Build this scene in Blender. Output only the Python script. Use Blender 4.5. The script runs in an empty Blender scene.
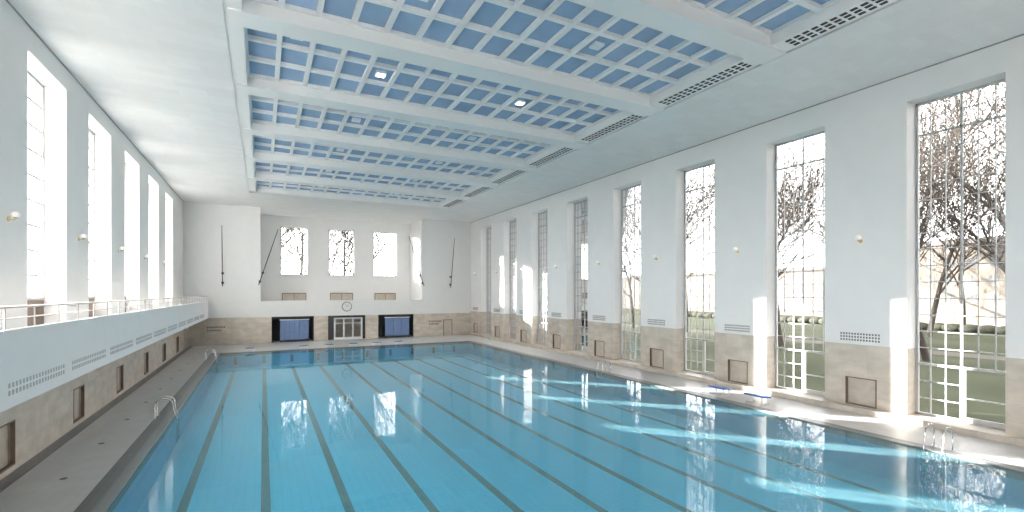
import bpy, math, random
from mathutils import Vector, Matrix
random.seed(7)
scene = bpy.context.scene
try:
    scene.view_settings.view_transform = 'Standard'
    scene.view_settings.look = 'None'
except Exception: pass

# ------------------------------------------------------------------ materials
def new_mat(name):
    m = bpy.data.materials.new(name); m.use_nodes = True
    nt = m.node_tree
    for n in list(nt.nodes): nt.nodes.remove(n)
    out = nt.nodes.new('ShaderNodeOutputMaterial')
    return m, nt, out

def pbr(name, col, rough=0.6, metal=0.0, var=0.0, scale=3.0, bump=0.0, emis=None, estr=0.0,
        brick=None, mortar=0.85, wall=False, spec=0.5, stretch=None):
    m, nt, out = new_mat(name)
    b = nt.nodes.new('ShaderNodeBsdfPrincipled')
    b.inputs['Base Color'].default_value = (*col, 1)
    b.inputs['Roughness'].default_value = rough
    b.inputs['Metallic'].default_value = metal
    b.inputs['Specular IOR Level'].default_value = spec
    if emis:
        b.inputs['Emission Color'].default_value = (*emis, 1)
        b.inputs['Emission Strength'].default_value = estr
    nt.links.new(b.outputs[0], out.inputs[0])
    tc = nt.nodes.new('ShaderNodeTexCoord')
    vec = tc.outputs['Object']
    if stretch:
        mp = nt.nodes.new('ShaderNodeMapping'); mp.inputs['Scale'].default_value = stretch
        nt.links.new(vec, mp.inputs[0]); nvec = mp.outputs[0]
    else: nvec = vec
    src = None
    noi = nt.nodes.new('ShaderNodeTexNoise'); noi.inputs['Scale'].default_value = scale
    noi.inputs['Detail'].default_value = 5
    nt.links.new(nvec, noi.inputs['Vector'])
    if var > 0:
        r = nt.nodes.new('ShaderNodeValToRGB')
        r.color_ramp.elements[0].position = 0.3; r.color_ramp.elements[1].position = 0.7
        r.color_ramp.elements[0].color = (*[c*(1-var) for c in col], 1)
        r.color_ramp.elements[1].color = (*[min(1, c*(1+var)) for c in col], 1)
        nt.links.new(noi.outputs['Fac'], r.inputs[0])
        src = r.outputs[0]
    if brick:
        bw, bh, ms = brick
        bt = nt.nodes.new('ShaderNodeTexBrick')
        bt.offset = 0.0
        bt.inputs['Scale'].default_value = 1.0
        bt.inputs['Brick Width'].default_value = bw
        bt.inputs['Row Height'].default_value = bh
        bt.inputs['Mortar Size'].default_value = ms
        bt.inputs['Mortar Smooth'].default_value = 0.1
        bt.inputs['Color1'].default_value = (1, 1, 1, 1)
        c2 = 0.90 if wall and name == 'travertine' else 0.95
        bt.inputs['Color2'].default_value = (c2, c2, c2, 1)
        bt.inputs['Mortar'].default_value = (mortar, mortar, mortar, 1)
        if wall:
            sx = nt.nodes.new('ShaderNodeSeparateXYZ'); nt.links.new(vec, sx.inputs[0])
            ad = nt.nodes.new('ShaderNodeMath'); ad.operation = 'ADD'
            nt.links.new(sx.outputs[0], ad.inputs[0]); nt.links.new(sx.outputs[1], ad.inputs[1])
            cx = nt.nodes.new('ShaderNodeCombineXYZ')
            nt.links.new(ad.outputs[0], cx.inputs[0]); nt.links.new(sx.outputs[2], cx.inputs[1])
            nt.links.new(cx.outputs[0], bt.inputs['Vector'])
        else:
            nt.links.new(vec, bt.inputs['Vector'])
        mx = nt.nodes.new('ShaderNodeMix'); mx.data_type = 'RGBA'; mx.blend_type = 'MULTIPLY'
        mx.inputs[0].default_value = 1.0
        if src: nt.links.new(src, mx.inputs[6])
        else: mx.inputs[6].default_value = (*col, 1)
        nt.links.new(bt.outputs['Color'], mx.inputs[7])
        src = mx.outputs[2]
    if src: nt.links.new(src, b.inputs['Base Color'])
    if bump > 0:
        bp = nt.nodes.new('ShaderNodeBump'); bp.inputs['Strength'].default_value = bump
        bp.inputs['Distance'].default_value = 0.02
        nt.links.new(noi.outputs['Fac'], bp.inputs['Height'])
        nt.links.new(bp.outputs[0], b.inputs['Normal'])
    return m

M = {}
M['plaster'] = pbr('white_plaster', (0.885, 0.88, 0.87), 0.8, var=0.012, scale=1.2, bump=0.05)
M['ceil'] = pbr('white_acoustic_plaster', (0.88, 0.875, 0.87), 0.85, var=0.012, scale=2, brick=(1.25, 0.6, 0.01), mortar=0.95)
M['beam'] = pbr('white_beam_paint', (0.94, 0.93, 0.92), 0.7)
M['trav'] = pbr('travertine', (0.60, 0.54, 0.465), 0.4, var=0.15, scale=1.1, brick=(1.15, 0.82, 0.008), mortar=0.8, wall=True, stretch=(1, 1, 2.0))
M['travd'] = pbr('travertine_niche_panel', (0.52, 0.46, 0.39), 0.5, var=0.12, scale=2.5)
M['brown'] = pbr('brown_bronze_frame', (0.16, 0.11, 0.08), 0.5, var=0.1)
M['blue'] = pbr('coffer_blue', (0.31, 0.435, 0.615), 0.8, var=0.05, scale=1.5)
M['dark'] = pbr('shadow_gap_dark', (0.05, 0.052, 0.055), 0.8)  # near-black; stands in for shade in the ceiling gap and back-wall recesses
M['gapw'] = pbr('reveal_grey', (0.35, 0.35, 0.35), 0.8)
M['grille'] = pbr('vent_slot_grey', (0.16, 0.16, 0.16), 0.8)
M['slotlight'] = pbr('vent_slot_light', (0.5, 0.5, 0.5), 0.8)
M['frame'] = pbr('window_frame_white', (0.50, 0.50, 0.50), 0.5)
M['deck'] = pbr('deck_tiles_grey', (0.56, 0.55, 0.54), 0.35, var=0.05, scale=1.0, brick=(0.3, 0.3, 0.006), mortar=0.85)
M['deckd'] = pbr('dark_grey_tiles', (0.15, 0.155, 0.155), 0.35, var=0.1, scale=3, brick=(0.15, 0.3, 0.01), mortar=0.7)
M['grate'] = pbr('overflow_grate', (0.28, 0.30, 0.30), 0.4, brick=(0.6, 0.05, 0.012), mortar=0.45)
M['tile'] = pbr('pool_tile_cyan', (0.06, 0.67, 1.0), 0.4, var=0.03, scale=0.5, brick=(0.30, 0.30, 0.014), mortar=0.82)
M['tilew'] = pbr('pool_wall_tile', (0.06, 0.60, 0.95), 0.4, brick=(0.30, 0.15, 0.012), mortar=0.85, wall=True)
M['lane'] = pbr('lane_tile_green', (0.0, 0.05, 0.045), 0.5, var=0.05)
M['steel'] = pbr('stainless_steel', (0.75, 0.76, 0.77), 0.2, metal=1.0)
M['rail'] = pbr('rail_paint', (0.55, 0.50, 0.46), 0.4)
M['bluepanel'] = pbr('blue_screen_fabric', (0.13, 0.20, 0.36), 0.7, var=0.05)
M['bluetop'] = pbr('blue_plastic', (0.03, 0.13, 0.42), 0.4)
M['white'] = pbr('white_plastic', (0.85, 0.85, 0.85), 0.35)
M['globe'] = pbr('opal_glass', (0.95, 0.94, 0.9), 0.3, emis=(1, 0.93, 0.8), estr=0.3)
M['brass'] = pbr('brass', (0.6, 0.45, 0.25), 0.3, metal=1)
M['lamp'] = pbr('downlight_on', (1, 1, 1), 0.4, emis=(1, 0.96, 0.9), estr=14)
M['lampoff'] = pbr('downlight_housing', (0.8, 0.85, 0.9), 0.5)
M['black'] = pbr('black_metal', (0.03, 0.03, 0.035), 0.5)
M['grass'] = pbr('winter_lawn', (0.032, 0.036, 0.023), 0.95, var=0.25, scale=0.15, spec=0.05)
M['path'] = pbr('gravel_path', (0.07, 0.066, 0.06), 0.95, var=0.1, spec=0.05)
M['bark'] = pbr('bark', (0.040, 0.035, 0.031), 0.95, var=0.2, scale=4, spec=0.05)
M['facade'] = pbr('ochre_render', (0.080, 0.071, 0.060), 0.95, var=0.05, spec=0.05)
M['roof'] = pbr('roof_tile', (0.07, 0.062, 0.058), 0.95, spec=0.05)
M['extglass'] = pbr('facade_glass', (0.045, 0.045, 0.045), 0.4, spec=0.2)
M['extwhite'] = pbr('facade_trim', (0.10, 0.095, 0.09), 0.8, spec=0.1)
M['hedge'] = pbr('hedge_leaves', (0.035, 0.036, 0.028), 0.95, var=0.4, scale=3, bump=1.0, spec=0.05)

def glass_mat():
    m, nt, out = new_mat('window_glass')
    t = nt.nodes.new('ShaderNodeBsdfTransparent'); t.inputs[0].default_value = (0.97, 0.985, 0.98, 1)
    g = nt.nodes.new('ShaderNodeBsdfGlossy'); g.inputs['Roughness'].default_value = 0.02
    f = nt.nodes.new('ShaderNodeFresnel'); f.inputs['IOR'].default_value = 1.3
    mx = nt.nodes.new('ShaderNodeMixShader')
    nt.links.new(f.outputs[0], mx.inputs[0]); nt.links.new(t.outputs[0], mx.inputs[1]); nt.links.new(g.outputs[0], mx.inputs[2])
    nt.links.new(mx.outputs[0], out.inputs[0]); return m
M['glass'] = glass_mat()

def water_mat():
    m, nt, out = new_mat('pool_water')
    tc = nt.nodes.new('ShaderNodeTexCoord')
    n1 = nt.nodes.new('ShaderNodeTexNoise'); n1.inputs['Scale'].default_value = 1.1; n1.inputs['Detail'].default_value = 3
    nt.links.new(tc.outputs['Object'], n1.inputs['Vector'])
    bp = nt.nodes.new('ShaderNodeBump'); bp.inputs['Strength'].default_value = 0.10; bp.inputs['Distance'].default_value = 0.03
    nt.links.new(n1.outputs['Fac'], bp.inputs['Height'])
    t = nt.nodes.new('ShaderNodeBsdfTransparent'); t.inputs[0].default_value = (0.76, 0.97, 1.0, 1)
    df = nt.nodes.new('ShaderNodeBsdfDiffuse'); df.inputs[0].default_value = (0.42, 0.88, 1.0, 1)
    m0 = nt.nodes.new('ShaderNodeMixShader'); m0.inputs[0].default_value = 0.22
    nt.links.new(t.outputs[0], m0.inputs[1]); nt.links.new(df.outputs[0], m0.inputs[2])
    g = nt.nodes.new('ShaderNodeBsdfGlossy'); g.inputs['Roughness'].default_value = 0.015
    nt.links.new(bp.outputs[0], g.inputs['Normal'])
    f = nt.nodes.new('ShaderNodeFresnel'); f.inputs['IOR'].default_value = 1.20
    nt.links.new(bp.outputs[0], f.inputs['Normal'])
    mx = nt.nodes.new('ShaderNodeMixShader')
    nt.links.new(f.outputs[0], mx.inputs[0]); nt.links.new(m0.outputs[0], mx.inputs[1]); nt.links.new(g.outputs[0], mx.inputs[2])
    nt.links.new(mx.outputs[0], out.inputs[0]); return m
M['water'] = water_mat()

# ------------------------------------------------------------------ mesh builder
class B:
    def __init__(s): s.v=[]; s.f=[]; s.m=[]; s.mats=[]; s.sm=[]
    def mi(s, k):
        if k not in s.mats: s.mats.append(k)
        return s.mats.index(k)
    def box(s, x0,x1,y0,y1,z0,z1,k):
        if x0>x1: x0,x1=x1,x0
        if y0>y1: y0,y1=y1,y0
        if z0>z1: z0,z1=z1,z0
        n=len(s.v)
        s.v += [(x0,y0,z0),(x1,y0,z0),(x1,y1,z0),(x0,y1,z0),(x0,y0,z1),(x1,y0,z1),(x1,y1,z1),(x0,y1,z1)]
        i=s.mi(k)
        for q in [(0,3,2,1),(4,5,6,7),(0,1,5,4),(1,2,6,5),(2,3,7,6),(3,0,4,7)]:
            s.f.append(tuple(n+a for a in q)); s.m.append(i); s.sm.append(False)
        return s
    def quad(s, pts, k):
        n=len(s.v); s.v+=[tuple(p) for p in pts]; s.f.append(tuple(range(n,n+len(pts)))); s.m.append(s.mi(k)); s.sm.append(False)
    def tube(s, pts, r, k, seg=8, cap=True):
        pts=[Vector(p) for p in pts]; i=s.mi(k); rings=[]
        rs = r if isinstance(r,(list,tuple)) else [r]*len(pts)
        for j,p in enumerate(pts):
            d=(pts[min(j+1,len(pts)-1)]-pts[max(j-1,0)]).normalized()
            a=Vector((0,0,1)) if abs(d.z)<0.9 else Vector((1,0,0))
            u=d.cross(a).normalized(); w=d.cross(u)
            n=len(s.v)
            for q in range(seg):
                t=2*math.pi*q/seg
                s.v.append(tuple(p+rs[j]*(math.cos(t)*u+math.sin(t)*w)))
            rings.append(n)
        for j in range(len(rings)-1):
            for q in range(seg):
                a=rings[j]; b=rings[j+1]; q2=(q+1)%seg
                s.f.append((a+q,a+q2,b+q2,b+q)); s.m.append(i); s.sm.append(True)
        if cap:
            for n in (rings[0],rings[-1]):
                s.f.append(tuple(n+q for q in range(seg))); s.m.append(i); s.sm.append(False)
    def sphere(s, c, r, k, sz=1.0, seg=14, rg=8):
        i=s.mi(k); n=len(s.v)
        for a in range(rg+1):
            th=math.pi*a/rg
            for b in range(seg):
                ph=2*math.pi*b/seg
                s.v.append((c[0]+r*math.sin(th)*math.cos(ph),c[1]+r*math.sin(th)*math.sin(ph),c[2]+sz*r*math.cos(th)))
        for a in range(rg):
            for b in range(seg):
                b2=(b+1)%seg
                s.f.append((n+a*seg+b,n+(a+1)*seg+b,n+(a+1)*seg+b2,n+a*seg+b2)); s.m.append(i); s.sm.append(True)
    def obj(s, name, loc=(0,0,0), bevel=0):
        me=bpy.data.meshes.new(name); me.from_pydata(s.v,[],s.f)
        for k in s.mats: me.materials.append(M[k])
        me.polygons.foreach_set('material_index', s.m); me.polygons.foreach_set('use_smooth', s.sm)
        me.update()
        o=bpy.data.objects.new(name, me); o.location=loc; scene.collection.objects.link(o)
        if bevel:
            md=o.modifiers.new('bevel','BEVEL'); md.width=bevel; md.segments=2; md.limit_method='ANGLE'
        return o

# ------------------------------------------------------------------ dimensions
H=5.85
XL,XR=-7.8,26.1
YN,YF,YB=-7.0,63.5,69.5
ZC=15.85
PX0,PX1,PY0,PY1=-3.77,22.1,1.5,54.5
WB=0.27
WT=14.6
WP=6.93; WW=3.3; W0=8.09
rk=list(range(-2,8))
LP=7.1; L0=24.2; LW=4.0; LT=14.9
lk=list(range(-4,5))
GZ0,GF,GT=3.04,4.2,4.91
RX0,RX1=-0.3,19.0
TH=1.0
TL=2.6      # left wall thickness; depth outside the glass added to narrow the sunbeams

# ------------------------------------------------------------------ floor + pool
b=B()
b.box(XL,PX0-0.75,YN,YB,-0.3,0,'deck')
b.box(PX1+0.55,XR+TH,YN,YB,-0.3,0,'deck')
b.box(PX0-0.75,PX1+0.55,PY1+0.55,YB,-0.3,0,'deck')
b.box(PX0-0.75,PX1+0.55,YN,PY0-0.55,-0.3,0,'deck')
b.obj('floor')
b=B()
b.box(PX0-0.75,PX0-0.32,PY0-0.55,PY1+0.55,-0.3,0.0,'deckd')
b.box(PX0-0.32,PX0,PY0,PY1,-0.3,0.0,'grate')
b.box(PX1,PX1+0.3,PY0,PY1,-0.3,0,'grate')
b.box(PX1+0.3,PX1+0.55,PY0-0.55,PY1+0.55,-0.3,0,'deckd')
b.box(PX0-0.32,PX1+0.3,PY1,PY1+0.3,-0.3,0,'grate')
b.box(PX0-0.32,PX1+0.3,PY1+0.3,PY1+0.55,-0.3,0,'deckd')
b.box(PX0-0.32,PX1+0.3,PY0-0.55,PY0,-0.3,0,'grate')
b.obj('pool_overflow_gutter')
b=B()
b.box(-7.3,-6.85,YN,YF,0.0,0.012,'deckd')
b.obj('trim_1')
DZ=-1.5
b=B()
b.box(PX0-0.2,PX1+0.2,PY0-0.2,PY1+0.2,DZ-0.2,DZ,'tile')
b.box(PX0-0.2,PX0,PY0,PY1,DZ,-0.3,'tilew'); b.box(PX1,PX1+0.2,PY0,PY1,DZ,-0.3,'tilew')
b.box(PX0-0.2,PX1+0.2,PY1,PY1+0.2,DZ,-0.3,'tilew'); b.box(PX0-0.2,PX1+0.2,PY0-0.2,PY0,DZ,-0.3,'tilew')
for i in range(10):
    x=-2.45+2.52*i
    b.box(x-0.15,x+0.15,PY0+2,PY1-2,DZ,DZ+0.006,'lane')
    b.box(x-0.5,x+0.5,PY1-2,PY1-1.75,DZ,DZ+0.006,'lane')
    b.box(x-0.13,x+0.13,PY1-0.012,PY1,DZ+0.3,-0.45,'lane')
b.obj('swimming_pool')
b=B(); b.quad([(PX0,PY0,-0.05),(PX1,PY0,-0.05),(PX1,PY1,-0.05),(PX0,PY1,-0.05)],'water'); b.obj('pool_water')

b=B()
for y in range(8,60,4):
    b.tube([(-5.6,y,0.0),(-5.6,y,0.008)],0.10,'grille',12)
b.obj('floor_drain_covers')

# ------------------------------------------------------------------ right wall
def niche_block(b, xf, xb, y0, y1, z0, z1, nc, nw, nz0, nz1, sgn, mat='trav'):
    a,c=nc-nw/2,nc+nw/2
    b.box(xf,xb,y0,a,z0,z1,mat); b.box(xf,xb,c,y1,z0,z1,mat)
    b.box(xf,xb,a,c,nz1,z1,mat); b.box(xf,xb,a,c,z0,nz0,mat)
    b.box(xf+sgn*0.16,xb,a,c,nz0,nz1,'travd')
    fw=0.05
    f0,f1=xf-sgn*0.015,xf+sgn*0.10
    b.box(f0,f1,a,a+fw,nz0,nz1,'brown'); b.box(f0,f1,c-fw,c,nz0,nz1,'brown')
    b.box(f0,f1,a,c,nz1-fw,nz1,'brown'); b.box(f0,f1,a,c,nz0,nz0+fw,'brown')

b=B(); TR=3.3
edges=[]
prev=YN
for k in rk:
    y0=W0+WP*k; y1=y0+WW
    edges.append((prev,y0)); prev=y1
    b.box(XR,XR+TH,y0,y1,WT,ZC,'plaster')
    b.box(XR,XR+TH,y0,y1,0,WB,'trav')
edges.append((prev,YF))
for (a,c) in edges:
    b.box(XR,XR+TH,a,c,TR,ZC,'plaster')
    if c-a>3:
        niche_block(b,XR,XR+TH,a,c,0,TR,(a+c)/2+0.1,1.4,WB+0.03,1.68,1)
    else: b.box(XR,XR+TH,a,c,0,TR,'trav')
b.obj('wall_right')
b=B(); b.box(XR-0.42,XR-0.001,YN,YF,0,WB,'trav'); b.obj('baseboard_right')

b=B()
for (a,c) in edges:
    if c-a<3: continue
    m=(a+c)/2+0.12
    for i in range(14):
        for j in range(3):
            y=m-0.85+i*0.13; z=3.48+j*0.15
            b.box(XR-0.012,XR+0.002,y,y+0.07,z,z+0.09,'grille')
b.obj('wall_vent_grilles')

def window_x(name, xg, y0, y1, z0, z1, cols, rows, door=False, bw=0.036, panel=0):
    b=B(); d=0.05
    def bar_y(y,w,za,zb,dd=d): b.box(xg-dd/2,xg+dd/2,y-w/2,y+w/2,za,zb,'frame')
    def bar_z(z,w,ya,yb,dd=d): b.box(xg-dd/2,xg+dd/2,ya,yb,z-w/2,z+w/2,'frame')
    F=0.10
    zb=z0
    if panel:
        b.box(xg-0.05,xg+0.05,y0,y1,z0,z0+panel,'brown'); zb=z0+panel
    bar_y(y0+F/2,F,zb,z1,0.12); bar_y(y1-F/2,F,zb,z1,0.12); bar_z(z1-F/2,F,y0,y1,0.12); bar_z(zb+F/2,F,y0,y1,0.12)
    w=(y1-y0)/cols
    dz0 = 2.6 if door else zb
    for i in range(1,cols):
        thick = 0.08 if (i*2==cols) else bw
        bar_y(y0+i*w,thick,dz0,z1)
    rh=(z1-dz0)/rows
    for j in range(1,rows):
        thick = 0.09 if (door and j==rows-2) else bw
        bar_z(dz0+j*rh,thick,y0,y1)
    if door:
        bar_z(2.6,0.10,y0,y1,0.1)
        ym=(y0+y1)/2
        bar_y(ym,0.12,z0,2.6,0.1)
        bar_y(y0+0.2,0.08,z0,2.6,0.1); bar_y(ym-0.10,0.08,z0,2.6,0.1)
        bar_z(z0+0.12,0.2,y0,ym,0.08); bar_z(1.3,0.05,y0,ym)
        for i in range(1,3): bar_y(ym+(y1-ym)*i/3,0.04,z0,2.6)
        for j in range(1,3): bar_z(z0+(2.6-z0)*j/3,0.04,ym,y1)
    b.quad([(xg+0.01,y0,zb),(xg+0.01,y1,zb),(xg+0.01,y1,z1),(xg+0.01,y0,z1)],'glass')
    return b.obj(name)
wn=1
def portal(loc, rot, sx, sy):
    l=bpy.data.lights.new('daylight_portal','AREA'); l.shape='RECTANGLE'; l.size=sx; l.size_y=sy
    l.cycles.is_portal=True
    o=bpy.data.objects.new('daylight_portal',l); o.location=loc; o.rotation_euler=rot; scene.collection.objects.link(o)
for k in rk:
    y0=W0+WP*k
    window_x('window_%d'%wn, XR+0.85, y0, y0+WW, WB, WT, 6, 16, True); wn+=1
    portal((XR+0.98,y0+WW/2,(WB+WT)/2),(0,math.pi/2,0),WT-WB,WW)

# ------------------------------------------------------------------ left wall
b=B(); prev=YN
for k in lk:
    y0=L0+LP*k; y1=y0+LW
    if y0<YN: y0=YN
    if y0>prev: b.box(XL-TL,XL,prev,y0,GF,ZC,'plaster')
    b.box(XL-TL,XL,y0,y1,LT,ZC,'plaster')
    prev=y1
b.box(XL-TL,XL,prev,YF,GF,ZC,'plaster')
seg=[21+6.93*k for k in range(-3,6)]
ya=YN
for i,c in enumerate(seg):
    yb=c+6.93/2 if i<len(seg)-1 else 59.6
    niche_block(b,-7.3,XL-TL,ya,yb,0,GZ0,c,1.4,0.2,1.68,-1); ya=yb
b.box(-7.3,XL-TL,61.0,YF,0,GZ0,'trav'); b.box(-7.3,XL-TL,59.6,61.0,2.15,GZ0,'trav')
b.box(XL-TL,XL,YN,YF,GZ0,GF,'plaster')
b.obj('wall_left')
b=B()
b.box(-7.5,-7.42,59.6,61.0,0,2.15,'brown'); b.box(-7.42,-7.38,59.75,60.85,0.1,2.05,'travd')
b.tube([(-7.38,60.7,1.05),(-7.30,60.7,1.05),(-7.30,60.55,1.05)],0.02,'steel')
b.obj('door_1')
for k in lk:
    y0=L0+LP*k
    if y0<YN: continue
    window_x('window_%d'%wn, XL-0.8, y0, y0+LW, GF, LT, 6, 9, False, 0.07, panel=1.35); wn+=1
    portal((XL-TL+0.02,y0+LW/2,(GF+1.4+LT)/2),(0,-math.pi/2,0),LT-GF-1.4,LW)

# left gallery
b=B()
b.box(XL+0.001,-5.5,YN,YF-0.001,GZ0,GF,'plaster'); b.box(-5.62,-5.5,YN,YF-0.001,GF,GT,'plaster')
b.box(-5.66,-5.47,YN,YF-0.001,GT,GT+0.04,'plaster')
y=YN+1
i=0
while y<YF-4:
    if i%22<19:
        for z in (3.35,3.53): b.box(-5.502,-5.49,y,y+0.09,z,z+0.12,'slotlight')
    y+=0.2; i+=1
b.obj('gallery_balcony')
b=B()
zt=5.5
b.tube([(-5.56,YN,zt),(-5.56,YF-0.05,zt)],0.03,'rail')
b.tube([(-5.56,YN,zt-0.28),(-5.56,YF-0.05,zt-0.28)],0.015,'rail')
y=YN+0.5
while y<YF:
    b.tube([(-5.56,y,GT+0.04),(-5.56,y,zt)],0.02,'rail',6); y+=1.73
b.obj('gallery_handrail')

# ------------------------------------------------------------------ far wall
b=B(); TF=3.05
for (xa,xb_) in ((XL-TL,RX0),(RX1,XR+TH)):
    b.box(xa,xb_,YF,YB+0.5,TF,ZC,'plaster'); b.box(xa,xb_,YF,YB+0.5,0,TF,'trav')
ops=[(0.85,5.5),(7.1,11.6),(13.2,17.9)]
px=RX0
for (a,c) in ops:
    b.box(px,a,YF,YF+0.6,0,GZ0,'trav'); px=c
b.box(px,RX1,YF,YF+0.6,0,GZ0,'trav')
b.box(RX0,6.3,YF+2.6,YF+2.8,0,GZ0,'dark'); b.box(12.4,RX1,YF+2.6,YF+2.8,0,GZ0,'dark')  # near-black backs paint the darkness of the side recesses
b.box(6.3,12.4,YF+2.6,YF+2.8,0,GZ0,'travd'); b.box(6.2,6.3,YF+0.6,YF+2.6,0,GZ0,'travd'); b.box(12.4,12.5,YF+0.6,YF+2.6,0,GZ0,'travd')  # lighter lining makes the centre recess look like a lit interior
fw=[(1.95,5.2),(7.85,11.15),(13.75,17.05)]
px=RX0; z0,z1=8.2,14.5
for (a,c) in fw:
    b.box(px,a,YB,YB+0.5,GF,ZC,'plaster'); b.box(a,c,YB,YB+0.5,GF,z0,'plaster'); b.box(a,c,YB,YB+0.5,z1,ZC,'plaster'); px=c
b.box(px,RX1,YB,YB+0.5,GF,ZC,'plaster')
b.obj('wall_back')
for (a,c) in fw:
    w=B(); yg=YB+0.3
    for t in (a+0.06,c-0.06): w.box(t-0.06,t+0.06,yg-0.05,yg+0.05,z0,z1,'frame')
    for t in (z0+0.06,z1-0.06): w.box(a,c,yg-0.05,yg+0.05,t-0.06,t+0.06,'frame')
    for i in range(1,5):
        x=a+(c-a)*i/5; w.box(x-0.03,x+0.03,yg-0.02,yg+0.02,z0,z1,'frame')
    for j in range(1,7):
        z=z0+(z1-z0)*j/7; w.box(a,c,yg-0.02,yg+0.02,z-0.03,z+0.03,'frame')
    w.quad([(a,yg,z0),(c,yg,z0),(c,yg,z1),(a,yg,z1)],'glass')
    w.box(a-0.1,c+0.1,YB-0.12,YB+0.02,z0-0.1,z0,'plaster')
    w.obj('window_%d'%wn); wn+=1
    portal(((a+c)/2,YB+0.48,(z0+z1)/2),(-math.pi/2,0,0),c-a,z1-z0)
b=B()
b.box(RX0,RX1,YF+0.001,YB,GZ0,GF,'plaster'); b.box(RX0,RX1,YF-0.05,YF+0.15,GZ0,GT,'plaster')
b.box(RX0-0.02,RX1+0.02,YF-0.08,YF+0.18,GT,GT+0.05,'plaster')
b.obj('gallery_balcony.001')
for n,(a,c) in enumerate(fw):
    w=B(); a2,c2=a+0.25,c-0.25
    w.box(a2,c2,YB-0.08,YB,GF,5.75,'travd'); w.box(a2-0.08,a2,YB-0.12,YB,GF,5.83,'brown'); w.box(c2,c2+0.08,YB-0.12,YB,GF,5.83,'brown')
    w.box(a2-0.08,c2+0.08,YB-0.12,YB,5.75,5.85,'brown'); w.box((a2+c2)/2-0.03,(a2+c2)/2+0.03,YB-0.1,YB,GF,5.75,'brown')
    w.obj('door_%d'%(n+2))
for n,(a,c) in enumerate(ops):
    w=B()
    if n!=1:
        w.box(a,c,YF+0.35,YF+0.45,2.75,GZ0,'black'); w.box(a,a+0.12,YF+0.35,YF+0.45,0,2.75,'black'); w.box(c-0.12,c,YF+0.35,YF+0.45,0,2.75,'black')
        p0,p1=a+0.9,c-0.6
        nn=6; wd=(p1-p0)/nn
        for i in range(nn):
            x=p0+i*wd
            w.box(x+0.01,x+wd-0.01,YF+0.1+0.04*(i%2),YF+0.16+0.04*(i%2),0.25,2.6,'bluepanel')
        w.box(p0-0.05,p1+0.05,YF+0.08,YF+0.22,2.6,2.68,'white')
        for x in (p0+0.1,p1-0.1): w.tube([(x,YF+0.14,0.06),(x,YF+0.14,0.26)],0.03,'black',6); w.sphere((x,YF+0.14,0.06),0.06,'black',seg=8,rg=5)
        w.obj('folding_screen' if n==0 else 'folding_screen.001')
    else:
        yg=YF+0.4
        w.box(a,c,yg-0.05,yg+0.05,2.75,GZ0,'black')
        w.box(a,a+0.75,yg-0.04,yg+0.04,0,2.75,'black'); w.box(c-0.35,c,yg-0.04,yg+0.04,0,2.75,'black')
        a3,c3=a+0.75,c-0.35
        for i in range(4):
            x=a3+0.06+(c3-a3-0.12)*i/3; w.box(x-0.09,x+0.09,yg-0.06,yg+0.06,0,2.75,'white')
        for z,h_ in ((0.15,0.15),(2.05,0.07),(2.68,0.08)): w.box(a3,c3,yg-0.05,yg+0.05,z-h_,z+h_,'white')
        for i in (0.9,1.1,1.9,2.1):
            x=a3+(c3-a3)*i/3; w.tube([(x,yg-0.12,0.8),(x,yg-0.12,1.4)],0.025,'steel',6)
        w.quad([(a3,yg,0),(c3,yg,0),(c3,yg,2.75),(a3,yg,2.75)],'glass')
        w.obj('door_5')
b=B()
b.box(22.0,23.3,YF-0.03,YF,0,2.2,'brown'); b.box(22.1,23.2,YF-0.05,YF-0.02,0,2.1,'travd')
b.tube([(22.2,YF-0.05,1.05),(22.2,YF-0.12,1.05),(22.35,YF-0.12,1.05)],0.02,'steel',6)
b.obj('door_6')
b=B()
for s_,x0 in ((0,-5.6),(1,20.0)):
    for r in range(2):
        for i in range(9 if r==0 else 7):
            x=x0+i*0.2; b.box(x,x+0.12,YF-0.03,YF,1.9-r*0.35,2.1-r*0.35,'brown')
b.obj('wall_lettering')

b=B(); b.box(XL-TL,XR+TH,YN-0.5,YN,0,ZC,'plaster'); b.obj('wall_front')

# ------------------------------------------------------------------ ceiling
CX0,CX1,CY0,CY1=-1.27,19.46,-5.5,54.6
b=B(); zt=18.2
b.box(XL-TL,CX0,YN-0.5,YB+0.5,ZC,zt,'ceil'); b.box(CX1,XR+TH,YN-0.5,YB+0.5,ZC,zt,'ceil')
b.box(CX0,CX1,CY1,YB+0.5,ZC,zt,'ceil'); b.box(CX0,CX1,YN-0.5,CY0,ZC,zt,'ceil')
b.box(CX0,CX1,CY0,CY1,zt-0.2,zt,'dark')
b.obj('ceiling')
b=B(); g=0.14
for (x0,x1,y0,y1) in ((CX1-g,CX1,CY0,CY1),(CX0+g,CX1-g,CY1-g,CY1),(CX0+g,CX1-g,CY0,CY0+g)):
    b.box(x0+0.001,x1-0.001,y0+0.001,y1-0.001,ZC+0.12,ZC+0.2,'dark')  # dark colour stands in for the shade inside the gap
b.box(CX0+0.001,CX0+g-0.001,CY0+0.001,CY1-0.001,ZC+0.05,ZC+0.2,'beam')
b.obj('coffer_gap_strips')
b=B(); b.box(XL,XL+0.04,YN,YF,ZC-0.05,ZC,'gapw'); b.obj('trim_3')
b=B(); b.box(XR-0.04,XR,YN,YF,ZC-0.05,ZC,'gapw'); b.obj('trim_4')
b=B()
fx0,fx1,fy0,fy1=CX0+g,CX1-g,CY0+g,CY1-g
ZR=ZC+0.42; ZP=ZC+0.58; ZTp=17.6
b.box(fx0,fx0+0.45,fy0,fy1,ZC,ZTp,'beam'); b.box(fx1-1.0,fx1,fy0,fy1,ZC+0.02,ZTp,'beam')
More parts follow.
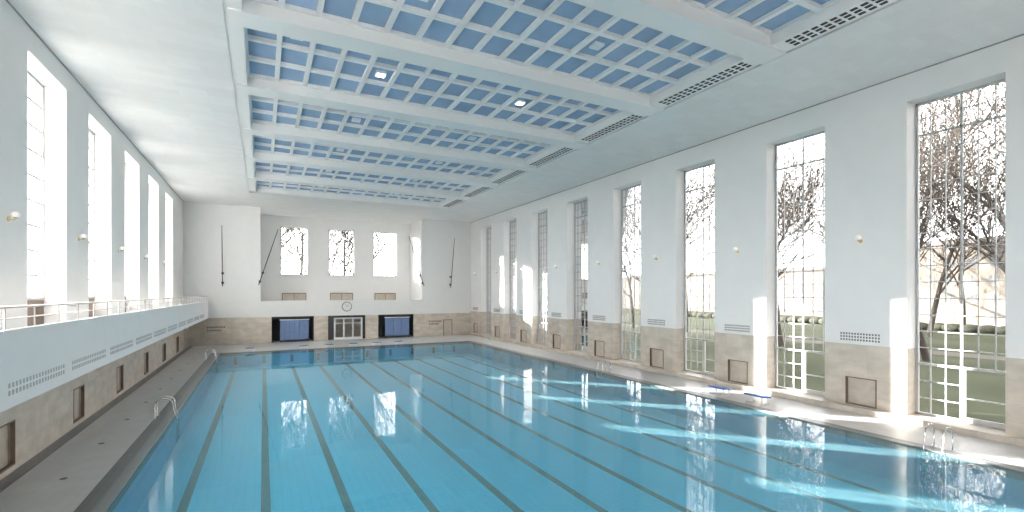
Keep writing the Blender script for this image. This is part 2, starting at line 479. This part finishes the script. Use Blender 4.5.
b.box(fx0,fx1,fy1-0.45,fy1,ZC,ZTp,'beam'); b.box(fx0,fx1,fy0,fy0+0.4,ZC,ZTp,'beam')
bx0,bx1=fx0+0.45,fx1-1.0
beams=[W0+WP*k+WW+(WP-WW)/2 for k in range(-2,6)]
for y in beams: b.box(fx0,fx1,y-0.55,y+0.55,ZC-0.06,ZTp,'beam')
ncol=15; cw=(bx1-bx0)/ncol
bays=[]; p=fy0+0.4
for y in beams: bays.append((p,y-0.55)); p=y+0.55
bays.append((p,fy1-0.45))
lights=[]
for (a,c) in bays:
    if c-a<1: continue
    nr=3 if c-a>4 else 2
    b.box(bx0,bx1,a,c,ZP,ZP+0.1,'blue')
    for i in range(0,ncol+1):
        x=bx0+i*cw; b.box(max(x-0.10,bx0),min(x+0.10,bx1),a,c,ZR,ZP,'beam')
    rh=(c-a)/nr
    for j in range(0,nr+1):
        y=a+j*rh; b.box(bx0,bx1,max(y-0.11,a),min(y+0.11,c),ZR+0.001,ZP,'beam')
    for i in (4,10):
        lights.append((bx0+(i+0.5)*cw, a+rh*(nr//2+0.5) if nr>2 else (a+c)/2))
    lights.append((bx0+1.5*cw, a+rh*0.5 if nr>1 else (a+c)/2))
b.obj('coffered_ceiling')
b=B()
for (a,c) in bays:
    if c-a<3: continue
    n=int((c-a-0.6)/0.34)
    for i in range(n):
        for j in range(3):
            y=a+0.35+i*0.34; x=fx1-0.86+j*0.26
            b.box(x,x+0.15,y,y+0.22,ZC+0.005,ZC+0.03,'dark')
b.obj('ceiling_vent_grille')
for n,(x,y) in enumerate(lights):
    w=B(); on = abs(y-23.6)<1.2 and x>3
    w.box(-0.24,0.24,-0.24,0.24,-0.10,0,'beam')
    w.box(-0.18,0.18,-0.18,0.18,-0.115,-0.10,'lamp' if on else 'lampoff')
    w.obj('ceiling_downlight',(x,y,ZP))

# ------------------------------------------------------------------ sconces
def sconce(name, loc, sgn):
    w=B()
    w.tube([(0,0,0),(sgn*0.04,0,0)],0.09,'brass',14)
    w.tube([(sgn*0.04,0,0),(sgn*0.15,0,-0.03),(sgn*0.2,0,0.03)],0.02,'brass')
    w.tube([(sgn*0.2,0,0.02),(sgn*0.2,0,0.06)],[0.04,0.08],'brass',12)
    w.sphere((sgn*0.2,0,0.15),0.12,'globe')
    return w.obj(name,loc)
for (a,c) in edges:
    if c-a>3: sconce('wall_sconce',(XR,(a+c)/2+0.1,8.4),-1)
for k in lk:
    y=L0+LP*k-(LP-LW)/2
    if y>0: sconce('wall_sconce',(XL,y,8.4),1)

# ------------------------------------------------------------------ flag poles
def pole(p0,p1):
    w=B(); p0=Vector(p0); p1=Vector(p1); d=(p1-p0)
    w.tube([p0,p0+d*0.5,p1],[0.05,0.045,0.03],'black',8)
    w.sphere(p1,0.07,'brass',seg=8,rg=6)
    for t in (0.06,0.22):
        q=p0+d*t
        w.tube([q,(q.x,YF,q.z)],0.035,'black',6)
        w.box(q.x-0.12,q.x+0.12,YF-0.03,YF,q.z-0.12,q.z+0.12,'black')
    return w
for n,(p0,p1) in enumerate([((-4.1,YF-0.25,6.6),(-4.1,YF-1.2,13.3)),((RX0-0.2,YF-0.25,6.8),(1.5,YF-1.2,13.2)),
              ((RX1+0.2,YF-0.25,6.8),(16.9,YF-1.2,13.2)),((23.0,YF-0.25,6.6),(23.2,YF-1.2,13.3))]):
    pole(p0,p1).obj('flagpole')

# ------------------------------------------------------------------ clock
w=B(); cx,cz,yc=9.3,4.15,YF-0.12
w.tube([(cx,yc+0.03,cz),(cx,yc-0.04,cz)],0.6,'black',40)
w.tube([(cx,yc-0.04,cz),(cx,yc-0.06,cz)],0.54,'white',40)
for i in range(12):
    t=math.pi*i/6; r0,r1=0.42,0.50
    w.tube([(cx+r0*math.sin(t),yc-0.07,cz+r0*math.cos(t)),(cx+r1*math.sin(t),yc-0.07,cz+r1*math.cos(t))],0.015,'black',4)
w.tube([(cx,yc-0.08,cz),(cx+0.2,yc-0.08,cz+0.2)],0.022,'black',4); w.tube([(cx,yc-0.08,cz),(cx-0.25,yc-0.08,cz+0.3)],0.016,'black',4)
w.obj('wall_clock')

# ------------------------------------------------------------------ pool ladders
def ladder(name,loc,sgn):
    w=B()
    for y in (-0.28,0.28):
        pts=[(sgn*-0.75,y,0.0),(sgn*-0.75,y,0.55)]
        for i in range(9):
            t=math.pi*i/8; pts.append((sgn*(-0.40-0.35*math.cos(t)),y,0.6+0.28*math.sin(t)))
        pts+= [(sgn*-0.02,y,0.3),(sgn*0.10,y,-0.1),(sgn*0.10,y,-1.2)]
        w.tube(pts,0.025,'steel',8)
        w.tube([(sgn*-0.75,y,0),(sgn*-0.75,y,0.02)],0.07,'steel',12)
    for z in (-0.25,-0.55,-0.85,-1.1): w.box(sgn*0.06,sgn*0.16,-0.28,0.28,z-0.015,z+0.015,'steel')
    return w.obj(name,loc)
ladder('pool_ladder',(PX0,28,0),1)
ladder('pool_ladder',(PX1,8.8,0),-1)
ladder('pool_ladder',(PX1,28.8,0),-1)
ladder('pool_ladder',(PX1,50,0),-1)
ladder('pool_ladder',(PX0,50,0),1)

def block(name,loc,rot=0,sc=1):
    w=B()
    for x in (-0.4,0.4):
        w.tube([(x,-0.25,0),(x,-0.2,0.28)],0.03,'white',8); w.tube([(x,0.25,0),(x,0.2,0.36)],0.03,'white',8)
        w.box(x-0.05,x+0.05,-0.3,0.3,0,0.04,'white')
    n=len(w.v)
    w.box(-0.5,0.5,-0.32,0.32,0.28,0.36,'bluetop')
    for i in range(n,len(w.v)):
        v=w.v[i]; w.v[i]=(v[0],v[1],v[2]+0.14*(v[1]+0.32))
    o=w.obj(name,loc,bevel=0.01); o.rotation_euler=(0,0,rot); o.scale=(sc,)*3; return o
block('starting_block',(23.35,16.9,0),math.pi/2,1.1)
block('starting_block',(23.35,19.3,0),math.pi/2,1.1)
for x in (-1.2,3.8,6.3,8.8,11.3,13.8): block('starting_block',(x,PY1+0.85,0),math.pi,0.8)

# ------------------------------------------------------------------ outside
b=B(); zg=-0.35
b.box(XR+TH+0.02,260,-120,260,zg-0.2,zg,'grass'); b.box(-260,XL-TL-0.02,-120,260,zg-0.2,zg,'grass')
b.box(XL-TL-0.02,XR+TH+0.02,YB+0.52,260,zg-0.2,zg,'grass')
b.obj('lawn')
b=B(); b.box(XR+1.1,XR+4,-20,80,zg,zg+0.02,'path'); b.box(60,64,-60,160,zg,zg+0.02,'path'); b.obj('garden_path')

def tree_curve(name, seed, h=15):
    rnd=random.Random(seed)
    cu=bpy.data.curves.new(name,'CURVE'); cu.dimensions='3D'; cu.bevel_depth=1.0; cu.bevel_resolution=0; cu.resolution_u=1
    cu.materials.append(M['bark'])
    def grow(p,d,L,r,lv):
        n=4; pts=[(p.copy(),r)]
        q=p.copy(); dd=d.copy()
        for i in range(n):
            dd=(dd+Vector((rnd.uniform(-.18,.18),rnd.uniform(-.18,.18),rnd.uniform(-.05,.14)))).normalized()
            q=q+dd*L/n; pts.append((q.copy(), r*(1-0.55*(i+1)/n)))
        sp=cu.splines.new('POLY'); sp.points.add(len(pts)-1)
        for i,(a,rr) in enumerate(pts): sp.points[i].co=(*a,1); sp.points[i].radius=max(rr,0.017)
        if lv==0: return
        nb={4:7,3:6,2:5,1:4}[lv]
        for j in range(nb):
            t=0.3+0.7*(j+rnd.random())/nb
            if lv==4: t=0.30+0.70*(j+0.6)/nb
            i=min(int(t*n),n-1); f=t*n-i
            a=pts[i][0].lerp(pts[i+1][0],f)
            rr=pts[i][1]*(1-f)+pts[i+1][1]*f
            u=Vector((rnd.uniform(-1,1),rnd.uniform(-1,1),rnd.uniform(-0.1,0.9))).normalized()
            nd=(dd*0.55+u*0.85).normalized()
            grow(a,nd,L*rnd.uniform(0.5,0.75),rr*0.55,lv-1)
    grow(Vector((0,0,0)),Vector((0,0,1)),h*0.66,h*0.015,4)
    o=bpy.data.objects.new(name,cu); scene.collection.objects.link(o); return o
tv=[tree_curve('bare_tree',s,19) for s in (1,2,3)]
spots=[(46,12,1.1),(54,22,1.2),(48,37,1.0),(58,8,1.25),(48,48,1.1),(66,30,1.3),(74,16,1.3),(44,60,1.1),(60,56,1.2),(80,44,1.4),
       (46,76,1.2),(36,92,1.2),(2,87,1.3),(10,88,1.35),(-5,94,1.2),(18,87,1.3),(90,24,1.4),(70,70,1.4),(54,36,1.2),(86,60,1.3),(52,2,1.1),(100,36,1.4),
       (62,42,1.2),(70,6,1.3),(84,34,1.3),(76,-2,1.3),(58,66,1.2),(94,50,1.3),(6,98,1.4),(14,97,1.4)]
for i,(x,y,sc) in enumerate(spots):
    t=tv[i%3]
    if i<3: o=t
    else:
        o=bpy.data.objects.new('bare_tree',t.data); scene.collection.objects.link(o)
    o.location=(x,y,zg-0.05); o.rotation_euler=(0,0,i*1.7); o.scale=(sc,)*3
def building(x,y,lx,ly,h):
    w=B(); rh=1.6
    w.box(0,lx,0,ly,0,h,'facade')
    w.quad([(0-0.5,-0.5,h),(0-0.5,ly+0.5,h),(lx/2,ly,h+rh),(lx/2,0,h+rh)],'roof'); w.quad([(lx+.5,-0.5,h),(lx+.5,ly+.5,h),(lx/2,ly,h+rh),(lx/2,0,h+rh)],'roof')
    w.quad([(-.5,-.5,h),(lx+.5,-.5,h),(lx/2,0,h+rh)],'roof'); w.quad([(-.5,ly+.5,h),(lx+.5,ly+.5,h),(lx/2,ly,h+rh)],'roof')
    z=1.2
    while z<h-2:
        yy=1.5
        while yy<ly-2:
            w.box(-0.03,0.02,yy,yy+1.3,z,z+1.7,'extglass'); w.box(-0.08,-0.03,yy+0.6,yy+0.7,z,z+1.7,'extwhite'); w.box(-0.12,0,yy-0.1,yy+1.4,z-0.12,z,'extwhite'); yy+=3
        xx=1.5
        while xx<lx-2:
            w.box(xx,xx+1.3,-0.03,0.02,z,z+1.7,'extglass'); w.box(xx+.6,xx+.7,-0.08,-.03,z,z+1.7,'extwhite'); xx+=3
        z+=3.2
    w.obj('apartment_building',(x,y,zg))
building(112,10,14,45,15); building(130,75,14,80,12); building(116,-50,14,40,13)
building(-20,150,60,14,7)
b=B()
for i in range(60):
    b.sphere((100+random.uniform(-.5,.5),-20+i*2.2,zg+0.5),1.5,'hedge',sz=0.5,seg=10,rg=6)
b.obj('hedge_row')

# ------------------------------------------------------------------ light
sun=bpy.data.lights.new('sun','SUN'); sun.energy=72; sun.angle=math.radians(0.53); sun.color=(1,0.96,0.92)
so=bpy.data.objects.new('sun',sun); scene.collection.objects.link(so)
d=Vector((0.695,-0.719,-0.181)).normalized()
so.rotation_euler=d.to_track_quat('-Z','Y').to_euler()
wd=bpy.data.worlds.new('winter_sky'); scene.world=wd; wd.use_nodes=True
nt=wd.node_tree; bg=nt.nodes['Background']
bg.inputs[0].default_value=(1.0,0.965,0.955,1); bg.inputs[1].default_value=10.2

# ------------------------------------------------------------------ camera
cam=bpy.data.cameras.new('camera'); co=bpy.data.objects.new('camera',cam); scene.collection.objects.link(co)
cam.sensor_width=36; cam.lens=17.0; cam.shift_y=37/1024; cam.clip_end=1000; cam.clip_start=0.05
co.location=(0,0,H); co.rotation_euler=(math.radians(90),0,-math.radians(27.2))
scene.camera=co
